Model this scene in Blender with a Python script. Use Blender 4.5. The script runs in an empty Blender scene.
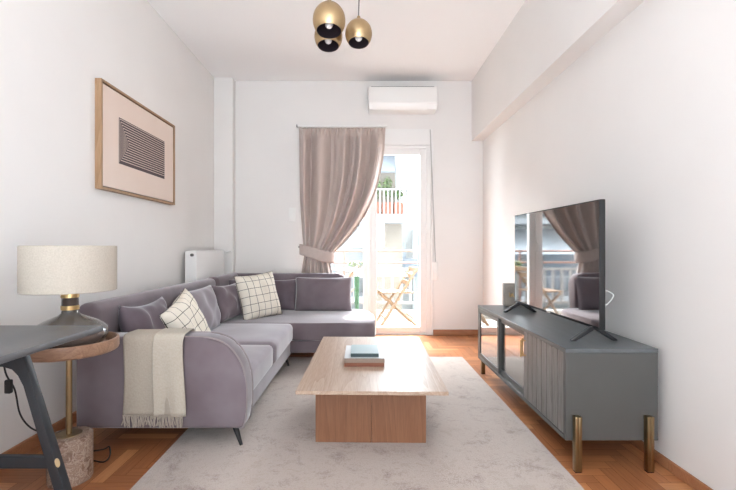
import bpy, bmesh, math, random
from mathutils import Matrix, Vector
random.seed(7)
PI = math.pi
SC = bpy.context.scene
COL = SC.collection

# ------------------------------------------------------------------ camera, world, light, exposure
FPX, CAMZ = 430.0, 1.03
cd = bpy.data.cameras.new('camera'); cam = bpy.data.objects.new('camera', cd); COL.objects.link(cam)
cam.location = (0, 0, CAMZ); cam.rotation_euler = (PI/2, 0, 0)
cd.sensor_width = 36; cd.lens = 36*FPX/736; cd.shift_x = 7/736; cd.shift_y = 2/736
cd.clip_start = .05; cd.clip_end = 3000
SC.camera = cam
SC.view_settings.view_transform = 'Standard'; SC.view_settings.look = 'None'
SC.view_settings.gamma = 1; SC.view_settings.use_curve_mapping = False
SC.view_settings.exposure = 0.80
w = bpy.data.worlds.new('world'); SC.world = w; w.use_nodes = True
nt = w.node_tree; bg = nt.nodes['Background']
bg.inputs[0].default_value = (.80, .91, 1, 1); bg.inputs[1].default_value = 8.8
def light(name, kind, loc, rot, energy, size=None, color=(1, 1, 1), **k):
    d = bpy.data.lights.new(name, kind); d.energy = energy; d.color = color
    if kind == 'AREA': d.shape = 'RECTANGLE'; d.size, d.size_y = size
    for a, b in k.items(): setattr(d, a, b)
    o = bpy.data.objects.new(name, d); o.location = loc; o.rotation_euler = rot; COL.objects.link(o); return o
sun = light('sun', 'SUN', (3, 9, 9), (0, 0, 0), 10.0, color=(1, .96, .91), angle=.012)
sun.rotation_euler = Vector((-.20, -.55, -.80)).to_track_quat('-Z', 'Y').to_euler()
# added upward fill lamp behind the camera, brightens the ceiling and walls
light('fill_rear', 'AREA', (0.0, -1.5, .35), (math.radians(176), 0, 0), 96, (2.4, 1.8), (.78, .88, 1))
# added area lamp above the balcony, out of view, strengthens light through the door
front_lamp = light('fill_front', 'AREA', (.3, 7.2, 4.2), (0, 0, 0), 1100, (4.5, 2.5), (.95, .98, 1))
front_lamp.rotation_euler = (Vector((0, 3.2, .9))-Vector((.3, 7.2, 4.2))).to_track_quat('-Z', 'Y').to_euler()
# portals guide the sky sampling at the glazed openings
p = light('door_portal', 'AREA', (.1, 5.35, 1.1), (-PI/2, 0, 0), 1, (1.5, 2.25)); p.data.cycles.is_portal = True

# ------------------------------------------------------------------ materials
def S(c):
    c = tuple(v/255 for v in c[:3])
    return tuple((v/12.92 if v <= .04045 else ((v+.055)/1.055)**2.4) for v in c) + (1,)
def newmat(name, color=(128, 128, 128), rough=.5, metal=0, **k):
    m = bpy.data.materials.new(name); m.use_nodes = True
    b = m.node_tree.nodes['Principled BSDF']
    b.inputs['Base Color'].default_value = S(color); b.inputs['Roughness'].default_value = rough
    b.inputs['Metallic'].default_value = metal
    for a, v in k.items(): b.inputs[a.replace('_', ' ')].default_value = v
    return m
def N(m, t, **k):
    n = m.node_tree.nodes.new(t)
    for a, v in k.items():
        if a.startswith('i_'): n.inputs[a[2:].replace('_', ' ')].default_value = v
        else: setattr(n, a, v)
    return n
def LK(m, a, ao, b, bi): m.node_tree.links.new(a.outputs[ao], b.inputs[bi])
def B_(m): return m.node_tree.nodes['Principled BSDF']
def coords(m, scale=(1, 1, 1), kind='Object', rot=(0, 0, 0)):
    c = N(m, 'ShaderNodeTexCoord'); mp = N(m, 'ShaderNodeMapping')
    mp.inputs['Scale'].default_value = scale; mp.inputs['Rotation'].default_value = rot
    LK(m, c, kind, mp, 'Vector'); return mp
def ramp(m, stops):
    r = N(m, 'ShaderNodeValToRGB'); e = r.color_ramp.elements
    while len(e) < len(stops): e.new(.5)
    for i, (p, c) in enumerate(stops): e[i].position = p; e[i].color = S(c)
    return r
def bump(m, src, out, strength, dist=.01):
    b = N(m, 'ShaderNodeBump', i_Strength=strength, i_Distance=dist)
    LK(m, src, out, b, 'Height'); LK(m, b, 'Normal', B_(m), 'Normal'); return b
def noisy(name, stops, scale=(1, 1, 1), nscale=5, detail=4, rough=.6, bmp=0, metal=0, bdist=.003, kind='Object', **k):
    m = newmat(name, stops[0][1], rough, metal, **k)
    mp = coords(m, scale, kind); n = N(m, 'ShaderNodeTexNoise', i_Scale=nscale, i_Detail=detail)
    LK(m, mp, 'Vector', n, 'Vector'); r = ramp(m, stops); LK(m, n, 'Fac', r, 'Fac'); LK(m, r, 'Color', B_(m), 'Base Color')
    if bmp: bump(m, n, 'Fac', bmp, bdist)
    return m
def wood(name, a, b, axis='Y', rough=.45, fine=1.0):
    m = newmat(name, a, rough)
    st = {'X': (.06, 1, 1), 'Y': (1, .06, 1), 'Z': (1, 1, .06)}[axis]
    mp = coords(m, st)
    n1 = N(m, 'ShaderNodeTexNoise', i_Scale=5*fine, i_Detail=2, i_Distortion=.6)
    LK(m, mp, 'Vector', n1, 'Vector')
    mul = N(m, 'ShaderNodeMath', operation='MULTIPLY'); mul.inputs[1].default_value = 14; LK(m, n1, 'Fac', mul, 0)
    fr = N(m, 'ShaderNodeMath', operation='FRACT'); LK(m, mul, 0, fr, 0)
    n2 = N(m, 'ShaderNodeTexNoise', i_Scale=160*fine, i_Detail=3); LK(m, mp, 'Vector', n2, 'Vector')
    mx = N(m, 'ShaderNodeMath', operation='MULTIPLY_ADD'); mx.inputs[1].default_value = .35
    LK(m, fr, 0, mx, 0); LK(m, n2, 'Fac', mx, 2)
    r = ramp(m, [(.3, b), (.95, a)]); LK(m, mx, 0, r, 'Fac'); LK(m, r, 'Color', B_(m), 'Base Color')
    bump(m, n2, 'Fac', .15, .002)
    return m
def glassy(name, tint=(1, 1, 1, 1), refl=.0, rough=0.0):
    m = bpy.data.materials.new(name); m.use_nodes = True; t = m.node_tree; t.nodes.clear()
    o = t.nodes.new('ShaderNodeOutputMaterial'); mx = t.nodes.new('ShaderNodeMixShader')
    tr = t.nodes.new('ShaderNodeBsdfTransparent'); g = t.nodes.new('ShaderNodeBsdfGlossy'); f = t.nodes.new('ShaderNodeMath'); f.operation = 'POWER'; f.inputs[1].default_value = 5; lw = t.nodes.new('ShaderNodeLayerWeight'); t.links.new(lw.outputs['Facing'], f.inputs[0])
    tr.inputs[0].default_value = tint; g.inputs['Roughness'].default_value = rough
    ad = t.nodes.new('ShaderNodeMath'); ad.operation = 'ADD'; ad.inputs[1].default_value = refl+.04; ad.use_clamp = True
    t.links.new(f.outputs[0], ad.inputs[0]); t.links.new(ad.outputs[0], mx.inputs[0])
    t.links.new(tr.outputs[0], mx.inputs[1]); t.links.new(g.outputs[0], mx.inputs[2]); t.links.new(mx.outputs[0], o.inputs[0])
    return m
M = {}
M['wall'] = noisy('wall paint', [(.3, (233, 229, 225)), (.7, (236, 232, 228))], nscale=2, rough=.75)
M['ceil'] = noisy('ceiling paint', [(.3, (250, 248, 246)), (.7, (251, 249, 247))], nscale=2, rough=.8)
M['white'] = newmat('white gloss paint', (237, 235, 232), .35)
M['whitep'] = newmat('white plastic', (240, 238, 234), .4)
M['flap'] = newmat('bright white plastic', (248, 246, 242), .35)
M['dark'] = newmat('dark gap', (42, 40, 39), .7)
M['velvet'] = noisy('mauve grey velvet', [(.3, (103, 90, 94)), (.7, (122, 111, 116))], nscale=4, detail=3, rough=.85, bmp=.05, Sheen_Weight=.6, Sheen_Roughness=.35)
M['velvet_l'] = noisy('pale velvet nap', [(.3, (123, 113, 118)), (.7, (143, 134, 140))], nscale=3.5, detail=3, rough=.85, bmp=.05, Sheen_Weight=.6, Sheen_Roughness=.35)
M['velvet_d'] = noisy('deep mauve velvet', [(.3, (87, 75, 81)), (.7, (105, 93, 100))], nscale=6, detail=3, rough=.85, bmp=.05, Sheen_Weight=.5, Sheen_Roughness=.35)
M['piping'] = newmat('sunlit velvet piping', (144, 133, 134), .8)  # lighter than the sofa velvet: sunlight on the arm edge put into colour
M['black'] = newmat('black metal', (28, 28, 30), .55)
M['brass'] = noisy('brushed brass', [(.3, (137, 117, 86)), (.7, (156, 135, 104))], scale=(1, 1, .05), nscale=60, rough=.3, metal=1)
M['gold'] = noisy('satin gold shade', [(.3, (182, 156, 118)), (.7, (194, 169, 132))], scale=(1, 1, .3), nscale=14, rough=.36, metal=1)
M['brass_h'] = newmat('polished brass', (200, 170, 120), .28, 1)
M['bulb'] = newmat('opal bulb', (246, 242, 238), .25)
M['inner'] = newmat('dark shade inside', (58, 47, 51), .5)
M['cord'] = newmat('black cord', (26, 26, 26), .5)
M['sideboard'] = noisy('grey green lacquer', [(.3, (76, 76, 74)), (.7, (81, 81, 79))], nscale=3, rough=.42)
M['sideboard_top'] = noisy('grey stained top', [(.3, (86, 90, 92)), (.7, (94, 98, 100))], scale=(1, .08, 1), nscale=30, rough=.38)
M['slat'] = wood('grey stained slats', (128, 125, 123), (93, 90, 85), 'Z', .4, 1.5)
M['tvblack'] = newmat('tv bezel', (26, 27, 29), .55)
M['screen'] = newmat('tv screen', (10, 11, 13), .035, 0, IOR=3.2)
M['silver'] = newmat('silver badge', (200, 200, 200), .3, 1)
M['spk'] = noisy('speaker cloth', [(.3, (138, 130, 120)), (.7, (156, 148, 138))], nscale=300, rough=.8)
M['spkb'] = newmat('speaker body', (133, 127, 120), .6)
M['desk'] = noisy('charcoal desk lacquer', [(.3, (82, 84, 86)), (.7, (91, 91, 94))], scale=(1, .1, 1), nscale=20, rough=.36)
M['deskleg'] = noisy('blue charcoal leg', [(.3, (37, 40, 44)), (.7, (44, 47, 51))], nscale=10, rough=.42)
M['tenon'] = newmat('pale brass tenon', (191, 167, 127), .4)
M['oak'] = wood('pale oak', (182, 160, 142), (156, 128, 106), 'Y', .36)
M['oakv'] = wood('oak upright', (144, 99, 71), (123, 81, 56), 'Z', .45)
M['frameoak'] = wood('picture oak', (172, 138, 106), (150, 117, 84), 'Z', .5)
M['walnut'] = wood('walnut rim', (165, 130, 106), (127, 94, 73), 'X', .4)
M['skirt'] = wood('skirting oak', (172, 120, 86), (152, 99, 66), 'X', .5)
M['teak'] = wood('teak slats', (104, 78, 50), (89, 63, 36), 'Z', .5)
M['paper'] = noisy('blush paper', [(.3, (226, 205, 190)), (.7, (230, 210, 196))], nscale=3, rough=.35)
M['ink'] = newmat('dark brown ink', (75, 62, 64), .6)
M['print'] = newmat('cream print ground', (216, 195, 182), .6)
M['shade'] = noisy('linen lampshade', [(.35, (181, 171, 157)), (.65, (192, 182, 169))], scale=(1, 1, 1), nscale=180, rough=.9, bmp=.2)
M['bronze'] = noisy('smoky glazed ceramic', [(.3, (74, 69, 65)), (.7, (90, 84, 79))], scale=(1, 1, 4), nscale=5, rough=.22, Coat_Weight=.6)
M['bronze_d'] = noisy('dark glazed ceramic', [(.3, (70, 60, 56)), (.7, (94, 83, 77))], nscale=6, rough=.15, Coat_Weight=.8)
M['linen'] = noisy('oatmeal throw', [(.3, (161, 150, 137)), (.7, (169, 159, 145))], nscale=120, rough=.9, bmp=.3)
M['linen_l'] = noisy('light oatmeal throw', [(.3, (176, 166, 151)), (.7, (183, 174, 160))], nscale=120, rough=.9, bmp=.3)
M['fringe'] = newmat('throw fringe', (160, 149, 138), .9)
M['curtain'] = noisy('taupe curtain', [(.3, (192, 175, 166)), (.7, (199, 182, 173))], scale=(1, 1, .3), nscale=30, rough=.85, Sheen_Weight=.2)
M['glass'] = glassy('clear pane', refl=.0)
M['sbglass'] = glassy('cabinet glass', (.6, .62, .62, 1), .25, .015)
M['concrete'] = noisy('balcony concrete', [(.3, (167, 162, 154)), (.7, (176, 171, 163))], nscale=6, rough=.7)
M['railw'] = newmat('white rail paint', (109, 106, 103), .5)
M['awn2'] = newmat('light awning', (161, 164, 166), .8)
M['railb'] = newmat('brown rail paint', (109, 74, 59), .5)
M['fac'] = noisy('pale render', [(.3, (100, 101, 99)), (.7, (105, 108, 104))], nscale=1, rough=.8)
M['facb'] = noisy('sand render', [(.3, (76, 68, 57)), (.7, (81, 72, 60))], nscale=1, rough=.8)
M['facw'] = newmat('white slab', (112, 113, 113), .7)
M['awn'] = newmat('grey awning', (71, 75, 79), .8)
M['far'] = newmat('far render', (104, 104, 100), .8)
M['teal'] = newmat('teal shutter', (48, 110, 117), .6)
M['wind'] = newmat('far window', (78, 86, 92), .2)
M['terra'] = newmat('terracotta', (113, 57, 36), .8)
M['leaf'] = noisy('leaves', [(.3, (41, 62, 24)), (.7, (73, 96, 36))], nscale=8, rough=.6)
M['pot'] = newmat('green pot', (24, 70, 38), .5)
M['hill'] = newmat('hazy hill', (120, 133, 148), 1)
M['street'] = newmat('street asphalt', (119, 119, 122), .9)
M['bookt'] = newmat('grey teal cover', (143, 162, 166), .5)
M['books'] = newmat('dark teal spine', (34, 52, 54), .5)
M['bookg'] = newmat('pale grey cover', (201, 205, 208), .5)
M['bookb'] = newmat('taupe spine', (132, 113, 99), .6)
M['bookr'] = newmat('terracotta cover', (118, 68, 46), .6)
M['page'] = newmat('page block', (229, 223, 210), .8)
M['rad'] = newmat('radiator enamel', (236, 234, 231), .35)
M['knob'] = newmat('grey knob', (90, 88, 86), .5)

# marble
m = newmat('brown veined marble', (154, 127, 110), .25); mp = coords(m, (1, 1, 1))
n1 = N(m, 'ShaderNodeTexNoise', i_Scale=26, i_Detail=8, i_Roughness=.65, i_Distortion=.9); LK(m, mp, 'Vector', n1, 'Vector')
r = ramp(m, [(.30, (110, 86, 74)), (.42, (132, 108, 93)), (.49, (172, 152, 137)), (.53, (136, 112, 97)), (.62, (160, 137, 121)), (.72, (108, 84, 70))])
LK(m, n1, 'Fac', r, 'Fac'); LK(m, r, 'Color', B_(m), 'Base Color'); M['marble'] = m
# plaid
m = newmat('cream windowpane cloth', (238, 232, 220), .9); c = N(m, 'ShaderNodeUVMap'); c.uv_map = 'UVMap'
sp = N(m, 'ShaderNodeSeparateXYZ'); LK(m, c, 'UV', sp, 0)
masks = []
for ax in (0, 1):
    mu = N(m, 'ShaderNodeMath', operation='MULTIPLY_ADD'); mu.inputs[1].default_value = 6.0; mu.inputs[2].default_value = .5; LK(m, sp, ax, mu, 0)
    fr = N(m, 'ShaderNodeMath', operation='FRACT'); LK(m, mu, 0, fr, 0)
    su = N(m, 'ShaderNodeMath', operation='SUBTRACT'); su.inputs[1].default_value = .5; LK(m, fr, 0, su, 0)
    ab = N(m, 'ShaderNodeMath', operation='ABSOLUTE'); LK(m, su, 0, ab, 0)
    lt = N(m, 'ShaderNodeMath', operation='LESS_THAN'); lt.inputs[1].default_value = .028; LK(m, ab, 0, lt, 0); masks.append(lt)
mx = N(m, 'ShaderNodeMath', operation='MAXIMUM'); LK(m, masks[0], 0, mx, 0); LK(m, masks[1], 0, mx, 1)
cr = ramp(m, [(0, (226, 218, 203)), (1, (58, 54, 50))]); LK(m, mx, 0, cr, 'Fac'); LK(m, cr, 'Color', B_(m), 'Base Color')
M['plaid'] = m
# parquet: every block has its own shade in the 'tone' attribute
m = newmat('oak parquet', (185, 130, 88), .36); at = N(m, 'ShaderNodeAttribute', attribute_name='tone')
uv = N(m, 'ShaderNodeUVMap'); uv.uv_map = 'UVMap'; mp = N(m, 'ShaderNodeMapping'); mp.inputs['Scale'].default_value = (6, 90, 1); LK(m, uv, 'UV', mp, 'Vector')
n = N(m, 'ShaderNodeTexNoise', i_Scale=1, i_Detail=3); LK(m, mp, 'Vector', n, 'Vector')
ma = N(m, 'ShaderNodeMath', operation='MULTIPLY_ADD'); ma.inputs[1].default_value = .45; LK(m, n, 'Fac', ma, 0)
m2 = N(m, 'ShaderNodeMath', operation='MULTIPLY'); m2.inputs[1].default_value = .6; LK(m, at, 'Fac', m2, 0); LK(m, m2, 0, ma, 2)
r = ramp(m, [(.05, (126, 74, 46)), (.5, (175, 114, 72)), (.9, (211, 157, 108))]); LK(m, ma, 0, r, 'Fac'); LK(m, r, 'Color', B_(m), 'Base Color')
M['parquet'] = m
# rug
m = newmat('faded wool rug', (195, 187, 179), .95, Sheen_Weight=.3); mp = coords(m)
n1 = N(m, 'ShaderNodeTexNoise', i_Scale=5.5, i_Detail=14, i_Roughness=.82, i_Distortion=.3); LK(m, mp, 'Vector', n1, 'Vector')
n2 = N(m, 'ShaderNodeTexNoise', i_Scale=220, i_Detail=2); LK(m, mp, 'Vector', n2, 'Vector')
ad = N(m, 'ShaderNodeMath', operation='MULTIPLY_ADD'); ad.inputs[1].default_value = .3; LK(m, n2, 'Fac', ad, 0); LK(m, n1, 'Fac', ad, 2)
r = ramp(m, [(.46, (118, 101, 91)), (.56, (160, 144, 134)), (.66, (180, 166, 156)), (.78, (164, 148, 136)), (.95, (190, 178, 168))]); LK(m, ad, 0, r, 'Fac'); LK(m, r, 'Color', B_(m), 'Base Color')
bump(m, n2, 'Fac', .5, .004); M['rug'] = m

# ------------------------------------------------------------------ geometry helpers
def BM(): return bmesh.new()
def merge(bm, tmp, mtx=None):
    if mtx is not None: bmesh.ops.transform(tmp, matrix=mtx, verts=tmp.verts[:])
    me = bpy.data.meshes.new('tmp'); tmp.to_mesh(me); tmp.free(); bm.from_mesh(me); bpy.data.meshes.remove(me)
def box(bm, x0, x1, y0, y1, z0, z1, bev=0, seg=2, mtx=None):
    t = BM(); bmesh.ops.create_cube(t, size=1)
    for v in t.verts: v.co = Vector(((x0+x1)/2+v.co.x*(x1-x0), (y0+y1)/2+v.co.y*(y1-y0), (z0+z1)/2+v.co.z*(z1-z0)))
    if bev: bmesh.ops.bevel(t, geom=t.edges[:], offset=bev, segments=seg, affect='EDGES', profile=.5)
    merge(bm, t, mtx)
def soft(bm, x0, x1, y0, y1, z0, z1, bev=.04, puff=.0, seg=5):
    """upholstered block: rounded edges and a slight crown on top"""
    t = BM(); bmesh.ops.create_cube(t, size=1)
    for v in t.verts: v.co = Vector(((x0+x1)/2+v.co.x*(x1-x0), (y0+y1)/2+v.co.y*(y1-y0), (z0+z1)/2+v.co.z*(z1-z0)))
    bmesh.ops.bevel(t, geom=t.edges[:], offset=bev, segments=seg, affect='EDGES', profile=.5)
    if puff:
        big = [e for e in t.edges if e.calc_length() > .12]
        bmesh.ops.subdivide_edges(t, edges=big, cuts=7, use_grid_fill=True)
        for v in t.verts:
            u = (v.co.x-x0)/(x1-x0)*2-1; q = (v.co.y-y0)/(y1-y0)*2-1
            if v.co.z > (z0+z1)/2: v.co.z += puff*max(0, 1-u*u)*max(0, 1-q*q)
    merge(bm, t)
def tube(bm, pts, r, n=8, caps=True, r2=None):
    pts = [Vector(p) for p in pts]; rings = []
    up = None
    for i, p in enumerate(pts):
        d = (pts[min(i+1, len(pts)-1)]-pts[max(i-1, 0)]).normalized()
        if up is None: up = Vector((0, 0, 1)) if abs(d.z) < .9 else Vector((1, 0, 0))
        a = d.cross(up).normalized(); b = a.cross(d).normalized(); up = b
        rr = r if r2 is None else r+(r2-r)*i/(len(pts)-1)
        rings.append([bm.verts.new(p+rr*(math.cos(2*PI*k/n)*a+math.sin(2*PI*k/n)*b)) for k in range(n)])
    for i in range(len(rings)-1):
        for k in range(n): bm.faces.new((rings[i][k], rings[i][(k+1) % n], rings[i+1][(k+1) % n], rings[i+1][k]))
    if caps: bm.faces.new(rings[0]); bm.faces.new(rings[-1])
def curve(pts, n=8):
    """catmull-rom through the points"""
    P = [Vector(p) for p in pts]; P = [2*P[0]-P[1]]+P+[2*P[-1]-P[-2]]; out = []
    for i in range(1, len(P)-2):
        for k in range(n):
            t = k/n; a, b, c, d = P[i-1:i+3]
            out.append(.5*((2*b)+(c-a)*t+(2*a-5*b+4*c-d)*t*t+(3*b-a-3*c+d)*t**3))
    return out+[P[-2]]
def lathe(bm, prof, cx, cy, n=48, cz=0, sx=1, sy=1):
    rings = []
    for r, z in prof:
        if r < 1e-5: rings.append([bm.verts.new((cx, cy, cz+z))])
        else: rings.append([bm.verts.new((cx+r*sx*math.cos(2*PI*k/n), cy+r*sy*math.sin(2*PI*k/n), cz+z)) for k in range(n)])
    for a, b in zip(rings, rings[1:]):
        for k in range(n):
            k2 = (k+1) % n
            if len(a) == 1 and len(b) == 1: continue
            if len(a) == 1: bm.faces.new((a[0], b[k], b[k2]))
            elif len(b) == 1: bm.faces.new((a[k], a[k2], b[0]))
            else: bm.faces.new((a[k], a[k2], b[k2], b[k]))
def prism(bm, poly, axis, a0, a1, bev=0, seg=3):
    """extrude a 2D outline along an axis: 'Y' takes (x,z), 'X' takes (y,z), 'Z' takes (x,y)"""
    t = BM()
    f = {'Y': lambda p, a: (p[0], a, p[1]), 'X': lambda p, a: (a, p[0], p[1]), 'Z': lambda p, a: (p[0], p[1], a)}[axis]
    A = [t.verts.new(f(p, a0)) for p in poly]; Bv = [t.verts.new(f(p, a1)) for p in poly]; n = len(poly)
    fa = t.faces.new(A); fb = t.faces.new(Bv[::-1])
    for i in range(n): t.faces.new((A[i], Bv[i], Bv[(i+1) % n], A[(i+1) % n]))
    if bev: bmesh.ops.bevel(t, geom=list(fa.edges)+list(fb.edges), offset=bev, segments=seg, affect='EDGES', profile=.5)
    merge(bm, t)
def wloc(o):
    v = Vector((0, 0, 0))
    while o is not None: v += o.location; o = o.parent
    return v
def obj(name, bm, mat, parent=None, label=None, flat=False, angle=40, origin=None):
    """geometry is written in world coordinates; it is stored relative to its thing"""
    bmesh.ops.recalc_face_normals(bm, faces=bm.faces[:])
    if parent is not None: off = wloc(parent)
    elif origin is not None: off = Vector(origin)
    else:
        xs = [v.co for v in bm.verts]
        off = Vector(((min(v.x for v in xs)+max(v.x for v in xs))/2, (min(v.y for v in xs)+max(v.y for v in xs))/2, min(v.z for v in xs)))
    for v in bm.verts: v.co -= off
    me = bpy.data.meshes.new(name); bm.to_mesh(me); bm.free()
    for mm in (mat if isinstance(mat, (list, tuple)) else [mat]): me.materials.append(mm)
    if not flat:
        me.shade_smooth(); me.set_sharp_from_angle(angle=math.radians(angle))
    o = bpy.data.objects.new(name, me); COL.objects.link(o)
    if parent is not None: o.parent = parent
    else: o.location = off
    if label: o['label'] = label
    return o
def thing(name, label, cat, loc, group=None):
    o = bpy.data.objects.new(name, None); COL.objects.link(o); o.empty_display_size = .1
    o.location = loc; o['label'] = label; o['category'] = cat
    if group: o['group'] = group
    return o
def tag(o, label, cat, group=None, kind=None):
    o['label'] = label; o['category'] = cat
    if group: o['group'] = group
    if kind: o['kind'] = kind
    return o
def struct(name, bm, mat, parent=None, flat=True, **k):
    o = obj(name, bm, mat, parent, flat=flat, origin=(0, 0, 0) if parent is None else None, **k)
    if parent is None: o['kind'] = 'structure'
    return o
def PX(px, py, Y):  # point of the place seen at a pixel, at depth Y
    s = FPX/Y; return Vector(((px-361)/s, Y, CAMZ-(py-247)/s))

# ------------------------------------------------------------------ the room
XL, XR, YB, YR, H = -1.684, 1.427, 5.03, -2.4, 2.97
DX0, DX1, DZ = -.61, .82, 2.22        # balcony door opening
# herringbone floor
W_, n_ = .062, 5
fb = BM(); uvl = fb.loops.layers.uv.new('UVMap'); tn = fb.loops.layers.color.new('tone')
def block(x0, x1, y0, y1, along_x):
    x0, x1, y0, y1 = [max(lo, min(hi, v)) for v, lo, hi in ((x0, XL, XR), (x1, XL, XR), (y0, YR, YB), (y1, YR, YB))]
    if x1-x0 < .004 or y1-y0 < .004: return
    g = .0007; t = random.random(); t = t*.8+.1; o = random.random()*50
    f = fb.faces.new([fb.verts.new(c) for c in ((x0+g, y0+g, 0), (x1-g, y0+g, 0), (x1-g, y1-g, 0), (x0+g, y1-g, 0))])
    for l in f.loops:
        c = l.vert.co; l[uvl].uv = (c.x+o, c.y+o) if along_x else (c.y+o, c.x+o); l[tn] = (t, t, t, 1)
nx, ny = int((XR-XL)/W_)+2, int((YB-YR)/W_)+2
for i in range(-n_, nx):
    for j in range(-n_, ny):
        d = (i-j) % (2*n_); x, y = XL+i*W_, YR+j*W_
        if d == 0: block(x, x+n_*W_, y, y+W_, True)
        elif d == 2*n_-1: block(x, x+W_, y, y+n_*W_, False)
f = fb.faces.new([fb.verts.new(c) for c in ((XL, YR, -.002), (XR, YR, -.002), (XR, YB, -.002), (XL, YB, -.002))]); f.material_index = 1
f = fb.faces.new([fb.verts.new(c) for c in ((DX0, YB, -.0015), (DX1, YB, -.0015), (DX1, YB+.25, -.0015), (DX0, YB+.25, -.0015))]); f.material_index = 2
box(fb, XL-.2, XR+.2, YR-.2, YB+.25, -.2, -.004)
M['gap'] = newmat('parquet joint', (90, 58, 38), .8)
struct('floor', fb, [M['parquet'], M['gap'], M['concrete']])
bm = BM(); box(bm, XL-.2, XR+.2, YR-.2, YB+.25, H, H+.2); struct('ceiling', bm, M['ceil'])
bm = BM(); box(bm, XL-.2, XL, YR-.2, YB+.25, 0, H); struct('wall_left', bm, M['wall'])
bm = BM(); box(bm, XR, XR+.2, YR-.2, YB+.25, 0, H); struct('wall_right', bm, M['wall'])
bm = BM(); box(bm, XL, DX0, YB, YB+.25, 0, H); box(bm, DX1, XR, YB, YB+.25, 0, H); box(bm, DX0, DX1, YB, YB+.25, DZ+.19, H)
struct('wall_back', bm, M['wall'])
bm = BM()   # rear wall, behind the camera, with one window
box(bm, XL, -.7, YR-.2, YR, 0, H); box(bm, .7, XR, YR-.2, YR, 0, H); box(bm, -.7, .7, YR-.2, YR, 0, 1.0); box(bm, -.7, .7, YR-.2, YR, 2.0, H)
struct('wall_rear', bm, M['wall'])
bm = BM(); box(bm, 1.294, XR, YR, YB, 2.27, H); struct('trim_1', bm, M['wall'])      # beam along the right wall
bm = BM(); box(bm, XL, -1.468, 4.92, YB, 0, H, .004, 1); struct('trim_2', bm, M['wall'])  # pipe chase in the corner
def skirting(name, x0, x1, y0, y1, h=.065):
    bm = BM(); box(bm, x0, x1, y0, y1, 0, h, .004, 1); return struct(name, bm, M['skirt'])
skirting('baseboard_left', XL, XL+.014, YR, 4.92)
skirting('baseboard_right', XR-.014, XR, YR, YB, .05)
skirting('baseboard_back', DX1+.02, XR-.014, YB-.014, YB)
bm = BM(); box(bm, -1.468, DX0-.02, YB-.014, YB, 0, .065, .004, 1); struct('baseboard_corner', bm, M['skirt'])

# balcony door
root = bpy.data.objects.new('door_1', None); COL.objects.link(root); root.location = (.105, 5.08, 0); root['kind'] = 'structure'
def ring(bm, x0, x1, z0, z1, y0, y1, wl, wr, wb, wt, bev=.004):
    box(bm, x0, x0+wl, y0, y1, z0, z1, bev, 1); box(bm, x1-wr, x1, y0, y1, z0, z1, bev, 1)
    box(bm, x0+wl, x1-wr, y0, y1, z0, z0+wb, bev, 1); box(bm, x0+wl, x1-wr, y0, y1, z1-wt, z1, bev, 1)
bm = BM(); ring(bm, DX0, DX1, 0, DZ, 5.035, 5.12, .055, .055, .02, .04); struct('door_frame', bm, M['white'], root)
bm = BM(); ring(bm, DX0+.05, .100, .022, DZ-.035, 5.045, 5.10, .075, .075, .07, .07, .006); struct('door_leaf', bm, M['white'], root)
bm = BM(); ring(bm, .104, DX1-.05, .022, DZ-.035, 5.045, 5.10, .083, .078, .07, .07, .006); lf = struct('door_leaf', bm, M['white'], root)
bm = BM(); box(bm, .085, .119, 5.030, 5.044, .03, DZ-.04, .004, 1); struct('door_astragal', bm, M['white'], root)
bm = BM(); box(bm, .095, .109, 5.018, 5.03, .98, 1.11, .003, 1); box(bm, .096, .108, 4.985, 5.018, 1.06, 1.072, .002, 1); tube(bm, [(.102, 4.988, 1.066), (.102, 4.985, .96)], .007, 10); struct('door_handle', bm, M['white'], root, flat=False)
bm = BM(); box(bm, DX0+.12, .028, 5.07, 5.076, .09, DZ-.10); struct('glass_pane', bm, M['glass'], root)
bm = BM(); box(bm, .184, DX1-.125, 5.07, 5.076, .09, DZ-.10); struct('glass_pane', bm, M['glass'], root)
bm = BM(); box(bm, DX0-.02, DX1+.02, 5.022, 5.12, DZ+.002, DZ+.19, .004, 1); struct('shutter_box', bm, M['white'], root)
bm = BM(); box(bm, DX1, DX1+.025, 5.018, 5.03, 0, DZ, .003, 1); box(bm, DX0-.025, DX0, 5.018, 5.03, 0, DZ, .003, 1); struct('door_casing', bm, M['white'], root)
# shutter belt and winder
t = thing('shutter_strap_winder', 'white shutter winder box with grey pull strap right of balcony door', 'shutter winder', (.86, 5.02, .65))
bm = BM(); box(bm, .835, .895, 5.0, 5.03, .645, .855, .006, 2); obj('winder_box', bm, M['whitep'], t)
M['strap'] = newmat('grey strap', (189, 186, 182), .7)
bm = BM(); prism(bm, [(.862, .85), (.874, .85), (.812, 2.40), (.800, 2.40)], 'Y', 5.010, 5.013); obj('pull_strap', bm, M['strap'], t)

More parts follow.
